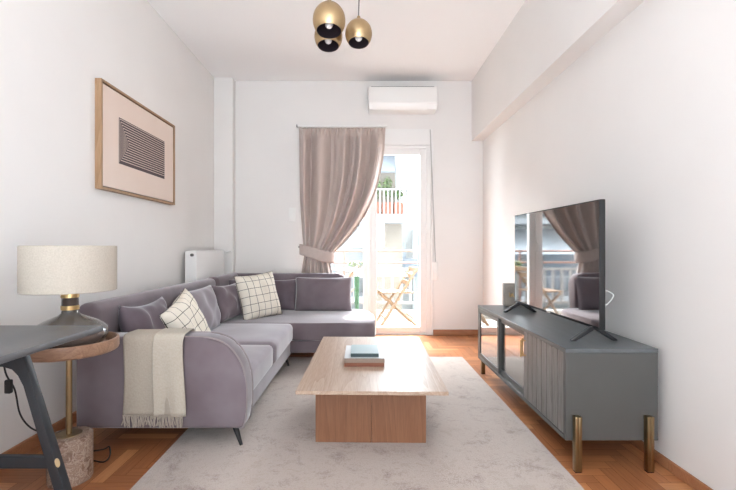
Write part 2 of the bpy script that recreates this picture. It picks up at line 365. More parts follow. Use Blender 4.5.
# ------------------------------------------------------------------ outside: balcony and street
bm = BM(); box(bm, -3.2, 3.2, YB+.25, 6.42, -.2, -.02); box(bm, -3.2, 3.2, 6.28, 6.42, -.02, .09, .005, 1)
o = struct('floor_balcony', bm, M['concrete'])
t = thing('balcony_railing', 'white balcony railing with brown bars along its top', 'railing', (0, 6.35, .09))
bm = BM()
for z in (.70, .205): box(bm, -3.1, 3.1, 6.33, 6.37, z-.018, z+.018, .003, 1)
obj('white_rail', bm, M['railw'], t)
bm = BM()
for z in (.97, .80): tube(bm, [(-3.1, 6.35, z), (3.1, 6.35, z)], .014, 8)
obj('brown_bar', bm, M['railb'], t)
for k in range(46):
    x = -3.05+k*.135; 
    if abs(x-.1) > 1.9: continue
    bm = BM(); box(bm, x-.02, x+.02, 6.335, 6.365, .205, .70, .003, 1); obj('baluster', bm, M['railw'], t)
for x in (-1.6, -.25, 1.1, 2.45):
    bm = BM(); box(bm, x-.015, x+.015, 6.335, 6.365, .09, .985, .003, 1); obj('post', bm, M['railb'], t)

def folding_chair(cx, cy, mirror, label, yaw=0):
    t = thing('folding_chair', label, 'chair', (cx, cy, -.02), 'slatted folding chairs on the balcony'); s = -1 if mirror else 1
    for y in (cy-.19, cy+.19):
        for (xa, za, xb, zb) in ((-.24, 0, .26, .78), (.27, 0, -.20, .43)):
            bm = BM(); a = Vector((cx+s*xa, y+(.02 if xa > 0 else 0), za-.02)); b = Vector((cx+s*xb, y+(.02 if xa > 0 else 0), zb-.02))
            tube(bm, [a, b], .019, 4); obj('leg', bm, M['teak'], t)
    for k in range(6):
        x = cx+s*(-.18+k*.072); bm = BM(); box(bm, x-.028, x+.028, cy-.2, cy+.22, .425, .443, .003, 1); obj('seat_slat', bm, M['teak'], t)
    for k in range(3):
        z = .56+k*.085; x = cx+s*(-.24+.5*z/.78+.02); bm = BM(); box(bm, x-.01, x+.01, cy-.2, cy+.2, z-.03, z+.03, .003, 1); obj('back_slat', bm, M['teak'], t)
    for x, z in ((cx+s*.2, .1), (cx-s*.17, .1)):
        bm = BM(); tube(bm, [(x, cy-.19, z), (x, cy+.19, z)], .012, 8); obj('stretcher', bm, M['teak'], t)
    t.rotation_euler.z = yaw
folding_chair(.46, 5.78, False, 'wooden slatted folding chair seen through the right door pane', .12)
folding_chair(-.32, 5.85, False, 'wooden slatted folding chair seen through the left pane behind the sofa', -.1)

def foliage(bm, c, r, n, size=.03, sz=1):
    for _ in range(n):
        d = Vector((random.gauss(0, 1), random.gauss(0, 1), random.gauss(0, 1))).normalized()*r*random.random()**.4
        d.z *= sz; p = Vector(c)+d; q = Matrix.Rotation(random.random()*6.28, 3, 'Z') @ Matrix.Rotation(random.uniform(-1, 1), 3, 'X')
        pts = [(-.5, 0, 0), (-.15, .28, .05), (.5, 0, 0), (-.15, -.28, .05)]
        bm.faces.new([bm.verts.new(p+q @ (Vector(v)*size)) for v in pts])
t = thing('potted_plant', 'leafy shrub in a green pot against the balcony railing', 'plant', (-.06, 6.15, -.02))
bm = BM(); lathe(bm, [(0, 0), (.03, 0), (.036, .60), (.04, .61), (.04, .63), (.034, .63), (.032, .60), (0, .60)], -.06, 6.15, 24, .0-.02); obj('pot', bm, M['pot'], t)
bm = BM(); foliage(bm, (-.08, 6.17, .78), .12, 260, .04, .45); obj('leaves', bm, M['leaf'], t)
bm = BM()
for a in range(5): tube(bm, [(-.06, 6.15, .57), (-.06+.07*math.cos(a*1.3), 6.15+.06*math.sin(a*1.3), .78)], .006, 5)
obj('stem', bm, M['railb'], t)

# apartment block across the street: sand-coloured wing and long pale facade
bm = BM(); box(bm, -60, 60, 6.6, 400, -9.2, -9); struct('ground', bm, M['street'])
t = thing('apartment_building', 'sand and pale grey apartment block across the street with balconies', 'building', (-4, 18, -9))
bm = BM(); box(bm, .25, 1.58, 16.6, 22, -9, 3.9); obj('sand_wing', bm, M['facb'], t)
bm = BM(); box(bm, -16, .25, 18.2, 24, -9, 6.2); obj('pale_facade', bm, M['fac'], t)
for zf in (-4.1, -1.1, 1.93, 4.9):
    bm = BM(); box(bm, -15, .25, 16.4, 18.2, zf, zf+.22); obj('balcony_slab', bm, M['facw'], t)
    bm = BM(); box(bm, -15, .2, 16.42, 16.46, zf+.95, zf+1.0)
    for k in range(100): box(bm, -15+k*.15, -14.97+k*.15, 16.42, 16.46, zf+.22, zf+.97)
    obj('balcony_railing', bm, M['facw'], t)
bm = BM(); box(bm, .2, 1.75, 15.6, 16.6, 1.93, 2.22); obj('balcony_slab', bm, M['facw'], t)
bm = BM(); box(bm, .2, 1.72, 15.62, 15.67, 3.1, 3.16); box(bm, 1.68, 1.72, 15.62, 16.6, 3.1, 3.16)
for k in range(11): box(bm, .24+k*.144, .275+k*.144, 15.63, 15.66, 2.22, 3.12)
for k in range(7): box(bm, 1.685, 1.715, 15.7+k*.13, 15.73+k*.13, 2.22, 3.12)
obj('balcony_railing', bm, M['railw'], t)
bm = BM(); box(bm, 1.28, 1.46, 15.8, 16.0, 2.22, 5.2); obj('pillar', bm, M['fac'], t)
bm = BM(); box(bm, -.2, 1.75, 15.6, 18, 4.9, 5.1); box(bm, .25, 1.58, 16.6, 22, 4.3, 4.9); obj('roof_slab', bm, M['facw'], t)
bm = BM(); prism(bm, [(15.75, 3.75), (16.55, 4.85), (16.55, 4.9), (15.7, 3.8)], 'X', .2, 1.25); obj('awning', bm, M['awn'], t)
for k in range(5):
    x = -13+k*2.6
    for zf in (-1.1, 1.93):
        bm = BM(); box(bm, x, x+1.5, 18.15, 18.22, zf+.3, zf+2.3); obj('window', bm, M['wind'], t)
bm = BM()
prism(bm, [(16.5, .75), (18.2, 1.75), (18.2, 1.8), (16.5, .8)], 'X', -9.5, -4.0); obj('awning', bm, M['awn2'], t)
for k in range(3):
    t = thing('planter_box', ['terracotta planter with greenery at the left end of the far balcony', 'terracotta planter with greenery in the middle of the far balcony', 'terracotta planter with greenery at the right end of the far balcony'][k], 'planter', (.55+k*.42, 15.85, 2.22), 'planters on the balcony across the street')
    bm = BM(); x = .55+k*.42; prism(bm, [(15.74, 2.22), (15.96, 2.22), (16.0, 2.66), (15.70, 2.66)], 'X', x-.19, x+.19, .01, 1); obj('pot', bm, M['terra'], t)
    bm = BM(); foliage(bm, (x, 15.85, 2.98+(.22 if k < 2 else 0)), .2, 260, .12, 2.2 if k < 2 else 1.3); obj('leaves', bm, M['leaf'], t)
t = thing('apartment_building', 'distant cream apartment block with teal shutters beyond the sand one', 'building', (5.3, 38, -9))
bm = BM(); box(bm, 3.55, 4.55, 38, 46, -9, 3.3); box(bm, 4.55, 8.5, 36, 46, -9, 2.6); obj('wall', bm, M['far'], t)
bm = BM(); box(bm, 4.85, 5.2, 35.9, 36, -.6, 2.0); obj('shutter', bm, M['teal'], t)
bm = BM(); box(bm, 3.6, 4.6, 35.2, 36.2, -1.4, -1.2); box(bm, 3.6, 4.6, 35.2, 35.3, -1.2, .1); obj('balcony', bm, M['awn'], t)
bm = BM(); box(bm, 3.7, 3.95, 37.9, 38, -.8, 1.4); obj('window', bm, M['wind'], t)
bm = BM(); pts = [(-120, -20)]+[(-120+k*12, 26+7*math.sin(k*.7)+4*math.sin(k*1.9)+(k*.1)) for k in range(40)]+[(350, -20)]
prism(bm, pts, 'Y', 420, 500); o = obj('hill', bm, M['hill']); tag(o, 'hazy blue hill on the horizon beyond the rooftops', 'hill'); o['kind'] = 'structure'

# ------------------------------------------------------------------ curtain
def interp(tab, x):
    if x <= tab[0][0]: return tab[0][1]
    for (a, b), (c, d) in zip(tab, tab[1:]):
        if x <= c: u = (x-a)/(c-a); return b+(d-b)*u
    return tab[-1][1]
YC = 4.93; sC = FPX/YC
tieback_y = 256
Redge = [(128, 386), (145, 385.5), (160, 384), (175, 381), (190, 377), (205, 371), (218, 364), (230, 355.5), (240, 347), (248, 339), (253, 334), (257, 331), (262, 330), (275, 333), (300, 337), (334, 339)]
Ledge = [(128, 299), (200, 300), (245, 303), (256, 304), (275, 301), (334, 299)]
bm = BM(); NR, NCc = 90, 260; grid = []
for i in range(NR+1):
    y = 128+(333.5-128)*i/NR
    z = CAMZ-(y-247)/sC
    L, R = interp(Ledge, y), interp(Redge, y); row = []
    k = min(1, abs(y-tieback_y)/60); top = max(0, 1-(y-128)/12)
    for j in range(NCc+1):
        t = j/NCc
        tt = t**(1+.0*k)
        ph = 2*PI*(5.6*t+.30*math.sin(5*t+1)+.08*math.sin(11*t))
        amp = .020+.058*k
        d = amp*(math.sin(ph+.6*math.sin(i*.05+t*4))+.28*math.sin(2*ph+1))+.009*k*math.sin(2.3*ph+1.2)
        d = min(d-.022*k, .055)*(1-top)+top*.012*math.sin(2*PI*26*t)
        # the free edge is pulled back toward the tieback, folds lean on each other
        d += -.02*math.sin(PI*t)*(1-k)
        sx = .008*k*math.cos(ph)
        x = (L+(R-L)*tt-361)/sC+sx
        row.append(bm.verts.new((x, YC+d, z)))
    grid.append(row)
for i in range(NR):
    for j in range(NCc): bm.faces.new((grid[i][j], grid[i][j+1], grid[i+1][j+1], grid[i+1][j]))
t = thing('curtain', 'long taupe curtain tied back to the left of balcony door', 'curtain', (-.4, YC, .02))
o = obj('fabric', bm, M['curtain'], t, angle=180); md = o.modifiers.new('sol', 'SOLIDIFY'); md.thickness = .002
bm = BM()
A = [PX(300.0, 249, 4.985), PX(301, 249.5, 4.90), PX(310, 252, 4.865), PX(322, 256, 4.86), PX(331, 257.5, 4.875), PX(334, 256.5, 4.93), PX(331, 253, 4.985)]
cv = curve(A, 6); rows = []
for i, p in enumerate(cv):
    u = i/(len(cv)-1); hw = .055+.012*math.sin(PI*u)
    rows.append([bm.verts.new(p+Vector((0, 0, hw*q+.0))) for q in (-1, -.5, 0, .5, 1)])
for a, b in zip(rows, rows[1:]):
    for k in range(4): bm.faces.new((a[k], a[k+1], b[k+1], b[k]))
o = obj('tieback', bm, M['curtain'], t, angle=180); md = o.modifiers.new('sol', 'SOLIDIFY'); md.thickness = .008
bm = BM(); p = PX(299.5, 247, 5.0); tube(bm, [(p.x, 5.03, p.z), (p.x, 4.98, p.z)], .008, 10); lathe(bm, [(0, -.012), (.014, 0), (0, .012)], p.x, 4.975, 12, p.z)
obj('tieback_hook', bm, M['knob'], t)
t2 = thing('curtain_rail', 'slim white curtain rail above the taupe curtain', 'curtain rail', (-.1, 5.0, 2.4))
zr = CAMZ+(247-127)/sC
bm = BM(); box(bm, -.73, .30, 4.915, 4.945, zr, zr+.022, .004, 1); obj('track', bm, M['whitep'], t2)
for x in (-.68, .25):
    bm = BM(); box(bm, x-.012, x+.012, 4.945, 5.022, zr+.004, zr+.018, .002, 1); obj('bracket', bm, M['whitep'], t2)
bm = BM(); box(bm, -.738, -.728, 4.912, 4.948, zr-.002, zr+.025, .003, 2); obj('end_cap', bm, M['knob'], t2)

# ------------------------------------------------------------------ wall units
t = thing('air_conditioner', 'white split air conditioner unit high on the back wall', 'air conditioner', (.48, 5.03, 2.53))
x0, x1 = .085, .86
prof = [(5.03, 2.845), (4.88, 2.845), (4.845, 2.835), (4.83, 2.80), (4.825, 2.645), (4.84, 2.63), (4.86, 2.60), (4.90, 2.585), (5.03, 2.58)]
bm = BM(); prism(bm, prof, 'X', x0, x1, .012, 3); obj('body', bm, M['whitep'], t)
bm = BM(); prism(bm, [(4.824, 2.66), (4.818, 2.65), (4.830, 2.60), (4.845, 2.578), (4.852, 2.584), (4.838, 2.65)], 'X', x0+.045, x1-.115, .002, 1); obj('flap', bm, M['flap'], t)
bm = BM(); prism(bm, [(4.828, 2.665), (4.823, 2.655), (4.845, 2.586), (4.86, 2.59), (4.845, 2.65)], 'X', x0+.01, x1-.01); obj('outlet_panel', bm, M['flap'], t)
bm = BM(); box(bm, x0+.03, x1-.03, 4.87, 5.0, 2.8445, 2.849)
for k in range(20): box(bm, x0+.04+k*.0355, x0+.045+k*.0355, 4.875, 4.995, 2.849, 2.852)
obj('intake_grille', bm, M['knob'], t)

t = thing('radiator', 'white panel radiator on the left wall beyond the sofa', 'radiator', (-1.6, 4.4, .1))
bm = BM(); box(bm, -1.56, -1.535, 4.03, 4.82, .12, .985, .006, 2)
box(bm, -1.645, -1.62, 4.03, 4.82, .12, .985, .006, 2); obj('panel', bm, M['rad'], t)
bm = BM()
for k in range(24): box(bm, -1.615, -1.565, 4.05+k*.032, 4.054+k*.032, .14, .975)
obj('fin', bm, M['rad'], t)
for ya, yb in ((4.018, 4.03), (4.82, 4.832)):
    bm = BM(); box(bm, -1.645, -1.535, ya, yb, .12, .99, .004, 1); obj('side_cover', bm, M['rad'], t)
bm = BM(); box(bm, -1.64, -1.54, 4.03, 4.82, .985, .995, .002, 1); obj('top_grille', bm, M['rad'], t)
bm = BM(); tube(bm, [(-1.575, 4.02, .955), (-1.575, 3.995, .955)], .014, 14); obj('air_vent', bm, M['knob'], t)
bm = BM(); tube(bm, [(-1.60, 4.832, .95), (-1.60, 4.87, .95)], .012, 12); tube(bm, [(-1.60, 4.86, .95), (-1.53, 4.86, .97)], .018, 12, r2=.014)
tube(bm, [(-1.53, 4.86, .97), (-1.46, 4.86, .985)], .010, 12); obj('valve', bm, M['rad'], t)
bm = BM(); tube(bm, [(-1.60, 4.87, .95), (-1.60, 4.885, .93), (-1.60, 4.885, .02)], .008, 10); obj('pipe', bm, M['rad'], t)
for ya, za in ((4.12, .7), (4.68, .7), (4.12, .2)):
    bm = BM(); box(bm, -1.684, -1.645, ya, ya+.03, za, za+.2); obj('bracket', bm, M['knob'], t)

t = thing('wall_switch', 'white double wall switch plate beside the taupe curtain', 'switch', (-.80, 5.03, 1.33))
bm = BM(); box(bm, -.845, -.762, 5.022, 5.03, 1.33, 1.49, .003, 1); obj('plate', bm, M['whitep'], t)
for z in (1.345, 1.415):
    bm = BM(); box(bm, -.833, -.774, 5.017, 5.022, z, z+.06, .002, 1); obj('rocker', bm, M['whitep'], t)

# framed print
t = thing('framed_print', 'oak framed abstract line print hanging on the left wall', 'picture', (XL, 3.24, 1.40))
PY0, PY1, PZ0, PZ1 = 2.72, 3.80, 1.40, 2.10
bm = BM(); fr_ = .016; xa, xb = XL, XL+.042
box(bm, xa, xb, PY0, PY0+fr_, PZ0, PZ1, .001, 1); box(bm, xa, xb, PY1-fr_, PY1, PZ0, PZ1, .001, 1)
box(bm, xa, xb, PY0+fr_, PY1-fr_, PZ0, PZ0+fr_, .001, 1); box(bm, xa, xb, PY0+fr_, PY1-fr_, PZ1-fr_, PZ1, .001, 1); obj('frame', bm, M['frameoak'], t)
bm = BM(); box(bm, xa+.005, xa+.024, PY0+fr_, PY1-fr_, PZ0+fr_, PZ1-fr_); obj('shadow_gap_board', bm, M['ink'], t, 'dark board coloured as the shadow gap inside the frame')  # dark board puts the shade between frame and paper into colour
bm = BM(); box(bm, xa+.024, xa+.034, PY0+fr_+.008, PY1-fr_-.008, PZ0+fr_+.008, PZ1-fr_-.008); pp = obj('paper', bm, M['paper'], t)
ay0, ay1, az0, az1 = 2.93, 3.61, 1.60, 1.915
bm = BM(); box(bm, xa+.034, xa+.0345, ay0, ay1, az0, az1); obj('print_ground', bm, M['ink'], pp, 'dark brown printed block')
bm = BM(); nl = 9; hh = (az1-az0)
for k in range(nl):   # nested lines, open at the far end
    d = hh/2*(k+.5)/nl; x_ = xa+.0345; th = .0046
    box(bm, x_, x_+.0005, ay0+d*.85, ay1-.004, az1-d-th/2, az1-d+th/2)
    if k: box(bm, x_, x_+.0005, ay0+d*.85, ay1-.004, az0+d-th/2, az0+d+th/2)
    box(bm, x_, x_+.0005, ay0+d*.85-th*.2, ay0+d*.85+th*.5, az0+d, az1-d)
obj('line_pattern', bm, M['print'], pp, 'cream nested lines')

# ------------------------------------------------------------------ pendant lamp
t = thing('pendant_lamp', 'ceiling pendant with three satin gold globe shades', 'pendant lamp', (-.12, 2.5, H))
bm = BM(); lathe(bm, [(0, 0), (.07, 0), (.072, -.01), (.072, -.03), (.06, -.036), (0, -.036)], -.12, 2.5, 32, H); obj('canopy', bm, M['gold'], t)
for (x, y, z, R_) in ((-.178, 2.40, 2.295, .091), (-.014, 2.60, 2.318, .081), (-.200, 2.64, 2.322, .086)):
    prof = []; inn = []
    for k in range(25):
        a = PI*.5-(PI*.5+math.asin(.66))*k/24
        prof.append((R_*math.cos(a), R_*1.10*math.sin(a)))
    prof[0] = (0, prof[0][1]); inn = [(max(0, r-.002), zz-.002 if zz > 0 else zz) for r, zz in prof][::-1]
    TL = Matrix.Translation((x, y, z)) @ Matrix.Rotation(math.radians(-9), 4, 'X') @ Matrix.Translation((-x, -y, -z))
    def tl(bm): bmesh.ops.transform(bm, matrix=TL, verts=bm.verts[:])
    bm = BM(); lathe(bm, prof, x, y, 48, z); tl(bm); g = obj('globe_shade', bm, M['gold'], t, angle=180)
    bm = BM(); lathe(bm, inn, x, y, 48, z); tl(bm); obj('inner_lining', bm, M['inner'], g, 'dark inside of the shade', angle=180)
    bm = BM(); rb = .022; zc = z-R_*.30
    lathe(bm, [(rb*math.sin(PI*k/12), -rb*math.cos(PI*k/12)) for k in range(10)]+[(.012, .05), (.012, .09)], x, y, 24, zc); tl(bm); obj('bulb', bm, M['bulb'], g, angle=180)
    bm = BM(); lathe(bm, [(0, .05), (.016, .05), (.016, R_*1.15+.06), (0, R_*1.15+.06)] if False else [(.006, R_*1.10), (.011, R_*1.15-.001), (.011, R_*1.15+.02), (.005, R_*1.15+.028)], x, y, 20, z); tl(bm); tp = TL @ Vector((x, y, z+R_*1.15+.02)); obj('socket_cap', bm, M['gold'], g)
    bm = BM(); cxx, cyy = -.12+.03*(1 if x > -.1 else -1), 2.5+(.03 if y > 2.5 else -.03)
    tube(bm, curve([tuple(tp), (tp.x, tp.y, z+.3), (x+(cxx-x)*.4, y+(cyy-y)*.4, H-.25), (cxx, cyy, H-.036)], 6), .0028, 8); obj('cord', bm, M['cord'], t)

# ------------------------------------------------------------------ rug
bm = BM(); box(bm, -.972, .94, .95, 3.99, .0005, .012, .004, 2)
o = obj('rug', bm, M['rug']); tag(o, 'large faded beige grey wool rug under the coffee table', 'rug')
RZ = .012

# ------------------------------------------------------------------ sofa
t = thing('corner_sofa', 'mauve grey velvet corner sofa with chaise and black legs', 'sofa', (-.9, 3.5, 0))
SX = -1.455
# base
bm = BM()
prism(bm, [(SX+.005, 2.20), (-.615, 2.20), (-.615, 3.74), (.03, 3.74), (.06, 3.80), (.075, 4.5), (-.1, 4.76), (SX+.005, 4.76)], 'Z', .112, .215, .012, 2); obj('base', bm, M['velvet'], t)
# back, in two runs
bm = BM()
def back_block(x0, x1, y0, y1, z0, z1, bev):
    soft(bm, x0, x1, y0, y1, z0, z1, bev, 0, 5)
back_block(SX, SX+.115, 2.175, 4.00, .115, .742, .045); obj('backrest', bm, M['velvet'], t)
bm = BM(); back_block(SX, SX+.125, 4.004, 4.79, .115, .748, .045); obj('backrest', bm, M['velvet'], t)
bm = BM()
poly = [(SX+.03, .115), (-.20, .115), (-.16, .25), (-.15, .58)]+[(-.15-.10*(1-math.cos(a)), .64+.10*math.sin(a)) for a in [PI/2*k/6 for k in range(7)]]+[(SX+.03, .744)]
prism(bm, poly, 'Y', 4.665, 4.79, .03, 4); obj('backrest', bm, M['velvet'], t)
# arm
arm_prof = [(SX+.01, .11), (-.615, .11), (-.598, .118), (-.588, .14), (-.580, .20), (-.578, .30), (-.585, .37), (-.600, .43), (-.630, .485), (-.675, .535), (-.73, .562), (-.80, .575), (-1.0, .577), (SX+.03, .577), (SX+.01, .56)]
bm = BM(); prism(bm, arm_prof, 'Y', 2.17, 2.295, .02, 4); obj('armrest', bm, M['velvet'], t)
bm = BM(); pip = [(x+.0, 2.174, z) for x, z in arm_prof[1:13]]
tube(bm, curve([(x-(-.015 if z < .3 else 0)*0, y, z) for x, y, z in pip], 4), .0045, 8); obj('piping', bm, M['piping'], t)
bm = BM(); tube(bm, curve([(x, 2.291, z) for x, y, z in pip], 4), .0045, 8); obj('piping', bm, M['piping'], t)
# seats
bm = BM(); soft(bm, SX+.11, -.597, 2.297, 2.945, .212, .366, .035, .012); obj('seat_cushion', bm, M['velvet_l'], t)
bm = BM(); soft(bm, SX+.11, -.585, 2.950, 3.735, .212, .372, .045, .012); obj('seat_cushion', bm, M['velvet_l'], t)
bm = BM()
seat = [(SX+.11, 3.74), (-.15, 3.74), (.03, 3.745), (.09, 3.76), (.122, 3.80), (.13, 3.86), (.125, 4.2), (.10, 4.45), (.05, 4.57), (-.05, 4.63), (-.2, 4.66), (SX+.11, 4.66)]
prism(bm, seat, 'Z', .215, .368, .035, 5); obj('chaise_seat', bm, M['velvet'], t)
for (x, y, dx, dy) in ((-.66, 2.24, .045, -.03), (-1.30, 2.50, -.02, -.03), (-.66, 3.70, .04, -.02), (.0, 3.86, .02, -.02), (-.15, 4.66, .02, .03), (-1.38, 4.70, -.02, .02), (-1.38, 3.6, -.02, 0)):
    bm = BM(); zf = RZ if (-1 < x < .94 and y < 3.99) else 0
    tube(bm, [(x, y, .113), (x+dx, y+dy, zf)], .017, 10, r2=.008); obj('leg', bm, M['black'], t)

# cushions
def pillow(w, h, th, seed, mtx, sag=.0, n=22, corner=.06, wr=.006):
    rnd = random.Random(seed); ph = [rnd.uniform(0, 6.28) for _ in range(6)]
    bm = BM(); uvl = bm.loops.layers.uv.new('UVMap'); G = {}
    for side in (1, -1):
        for i in range(n+1):
            for j in range(n+1):
                u, v = -1+2*i/n, -1+2*j/n
                edge = i in (0, n) or j in (0, n)
                if edge and side == -1: G[(side, i, j)] = G[(1, i, j)]; continue
                x = u*w/2*(1-corner*(1-v*v)**1.0*abs(u)**2); z = v*h/2*(1-corner*(1-u*u)*abs(v)**2)
                pr = max(0, (1-abs(u)**2.6))*max(0, (1-abs(v)**2.6))
                y = -side*th/2*pr**.45
                y += wr*(math.sin(7*u+3*v+ph[0])+math.sin(5*v-6*u+ph[1])*.8+math.sin(13*u+ph[2])*.35)*min(1, pr*3)
                z -= sag*h*(1-u*u)*(v+1)/2*.5
                y -= side*sag*th*.35*(1-v)*.5*pr
                G[(side, i, j)] = bm.verts.new(mtx @ Vector((x, y, z)))
    for side in (1, -1):
        for i in range(n):
            for j in range(n):
                ids = [(i, j), (i+1, j), (i+1, j+1), (i, j+1)]
                f = bm.faces.new([G[(side, a, b)] for a, b in ids])
                for l, (a, b) in zip(f.loops, ids): l[uvl].uv = (a/n, b/n)
    return bm
def place(c, yaw, lean, roll=0):
    return Matrix.Translation(c) @ Matrix.Rotation(math.radians(yaw), 4, 'Z') @ Matrix.Rotation(-math.radians(lean), 4, 'X') @ Matrix.Rotation(math.radians(roll), 4, 'Y')
def frame(c, u, v):
    u = Vector(u).normalized(); v = Vector(v); v = (v-u*v.dot(u)).normalized(); y = v.cross(u)
    m = Matrix((u, y, v)).transposed().to_4x4(); return Matrix.Translation(c) @ m
def cushion(label, mat, w, h, th, c, yaw, lean, roll=0, seed=1, group=None, sag=0, corner=.06, wr=.006):
    o = obj('cushion', pillow(w, h, th, seed, place(c, yaw, lean, roll) if c else frame((-1.13, 2.80, .50), (-.02, .35, .10), (-.14, -.22, .37)), sag, corner=corner, wr=wr), mat, angle=180)
    return tag(o, label, 'cushion', group)
g1, g2 = 'velvet cushions on the sofa', 'cream windowpane cushions on the sofa'
cushion('deep mauve velvet cushion just behind the draped sofa arm', M['velvet_d'], .44, .37, .15, (-1.245, 2.53, .535), 86, 14, 0, 1, g1, .1, wr=.010)
cushion('pale grey velvet back cushion at the middle of the long side', M['velvet_l'], .60, .36, .14, (-1.235, 3.33, .535), 90, 12, 0, 2, g1, .03, .03)
cushion('crumpled mauve velvet cushion leaning near the sofa corner', M['velvet'], .52, .34, .16, (-1.21, 3.98, .535), 78, 16, 0, 3, g1, .1, wr=.011)
cushion('small dark mauve cushion tucked into the sofa corner', M['velvet_d'], .42, .34, .13, (-1.16, 4.45, .535), 42, 12, 0, 4, g1)
cushion('mauve velvet cushion half hidden behind the far windowpane cushion', M['velvet_d'], .52, .34, .13, (-.93, 4.555, .525), 0, 13, 0, 5, g1, .04)
cushion('smooth mauve rectangular cushion at the open end of the chaise', M['velvet'], .60, .37, .14, (-.395, 4.52, .533), 0, 13, 0, 6, g1, .03, .03, .004)
cushion('cream windowpane check cushion near the draped sofa arm', M['plaid'], .44, .42, .16, None, 0, 0, 0, 7, g2, .02)
cushion('cream windowpane check cushion in the corner of sofa', M['plaid'], .42, .44, .16, (-.97, 4.08, .568), 44, 16, -5, 8, g2, .02)

# throw over the arm
t = thing('throw_blanket', 'oatmeal fringed throw draped over the near sofa arm', 'blanket', (-1.04, 2.23, .15))
path = [(2.155, .185), (2.152, .30), (2.153, .42), (2.153, .54), (2.160, .580), (2.18, .590), (2.23, .592), (2.28, .590), (2.303, .578), (2.308, .54), (2.309, .46), (2.309, .40)]
cv = curve([(0, a, b) for a, b in path], 5)
def sheet(x0, x1, off, seed, z_off=0.0, cvv=cv):
    bm = BM(); rows = []; L_ = len(cvv)
    for i, p in enumerate(cvv):
        row = []
        hang = max(0, (.56-p.z)/.4) if p.y < 2.2 else 0
        d = (cvv[min(i+1, L_-1)]-cvv[max(i-1, 0)]).normalized(); nrm = Vector((0, -d.z, d.y))
        nrm = nrm if nrm.dot(Vector((0, p.y-2.23, p.z-.4))) > 0 else -nrm
        for j in range(31):
            u = j/30; x = x0+(x1-x0)*u+(.006*math.sin(i*.25+seed))
            x += (u-.5)*.012*hang
            wv = .0045*hang*(1+math.sin(u*9+seed+i*.04))
            q = p+nrm*(off+wv); row.append(bm.verts.new((x, q.y, q.z)))
        rows.append(row)
    for a, b in zip(rows, rows[1:]):
        for k in range(30): bm.faces.new((a[k], a[k+1], b[k+1], b[k]))
    return bm
o = obj('cloth', sheet(-1.185, -.905, .0045, 0), M['linen'], t, angle=180); md = o.modifiers.new('s', 'SOLIDIFY'); md.thickness = .004; md.offset = -1
o = obj('folded_layer', sheet(-1.035, -.885, .009, 1.3), M['linen_l'], t, 'lighter folded over layer', angle=180); md = o.modifiers.new('s', 'SOLIDIFY'); md.thickness = .004; md.offset = -1
bm = BM()
for k in range(64):
    x = -1.186+k*.0047; ln = random.uniform(.045, .065); sw = random.uniform(-.016, .016)
    tube(bm, [(x, 2.142+random.uniform(-.003, .003), .192), (x+sw*.5, 2.140+random.uniform(-.004, .004), .192-ln*.5), (x+sw, 2.144+random.uniform(-.006, .004), .192-ln)], .0026, 5, r2=.0032)
o = obj('fringe', bm, M['fringe'], t)

# ------------------------------------------------------------------ coffee table and books
t = thing('coffee_table', 'low rectangular pale oak coffee table with block base on rug', 'coffee table', (.05, 2.6, RZ))
bm = BM(); box(bm, -.305, .405, 1.99, 3.20, .344, .362, .0015, 1); obj('tabletop', bm, M['oak'], t)
bm = BM(); box(bm, -.242, .0502, 2.237, 2.257, RZ, .344, .0015, 1); obj('front_panel', bm, M['oakv'], t)
bm = BM(); box(bm, .0508, .333, 2.237, 2.257, RZ, .344, .0015, 1); obj('front_panel', bm, M['oakv'], t)
bm = BM(); box(bm, -.242, -.222, 2.257, 2.92, RZ, .344, .0015, 1); obj('side_panel', bm, M['oakv'], t)
bm = BM(); box(bm, .313, .333, 2.257, 2.92, RZ, .344, .0015, 1); obj('side_panel', bm, M['oakv'], t)
bm = BM(); box(bm, -.222, .313, 2.90, 2.92, RZ, .344, .0015, 1); obj('back_panel', bm, M['oakv'], t)
bm = BM(); box(bm, .036, .064, 2.229, 2.237, .318, .341, .002, 1); obj('bracket', bm, M['railb'], t)
t.rotation_euler.z = -.020; t.location.x += .012
def book(name_label, x0, x1, y0, y1, z0, z1, cover, spine, grp, yaw=0):
    t = thing('book', name_label, 'book', ((x0+x1)/2, (y0+y1)/2, z0), grp); c = .0025
    bm = BM(); box(bm, x0+.004, x1-.004, y0+.003, y1-.004, z0+c, z1-c); obj('pages', bm, M['page'], t)
    bm = BM(); box(bm, x0, x1, y0, y1, z0, z0+c, .0005, 1); box(bm, x0, x1, y0, y1, z1-c, z1, .0005, 1); obj('cover', bm, cover, t)
    bm = BM(); box(bm, x0, x1, y0-.002, y0+.003, z0, z1, .001, 1); obj('spine', bm, spine, t)
    t.rotation_euler.z = yaw
gb = 'books stacked on the coffee table'
book('terracotta book at the bottom of the pile on coffee table', -.093, .130, 2.40, 2.72, .362, .383, M['bookr'], M['bookr'], gb)
book('larger pale grey book with taupe spine, middle of the pile', -.093, .131, 2.40, 2.72, .3832, .408, M['bookg'], M['bookb'], gb)
book('small teal book on top of the pile on coffee table', -.058, .100, 2.43, 2.65, .4083, .428, M['bookt'], M['books'], gb, .0)

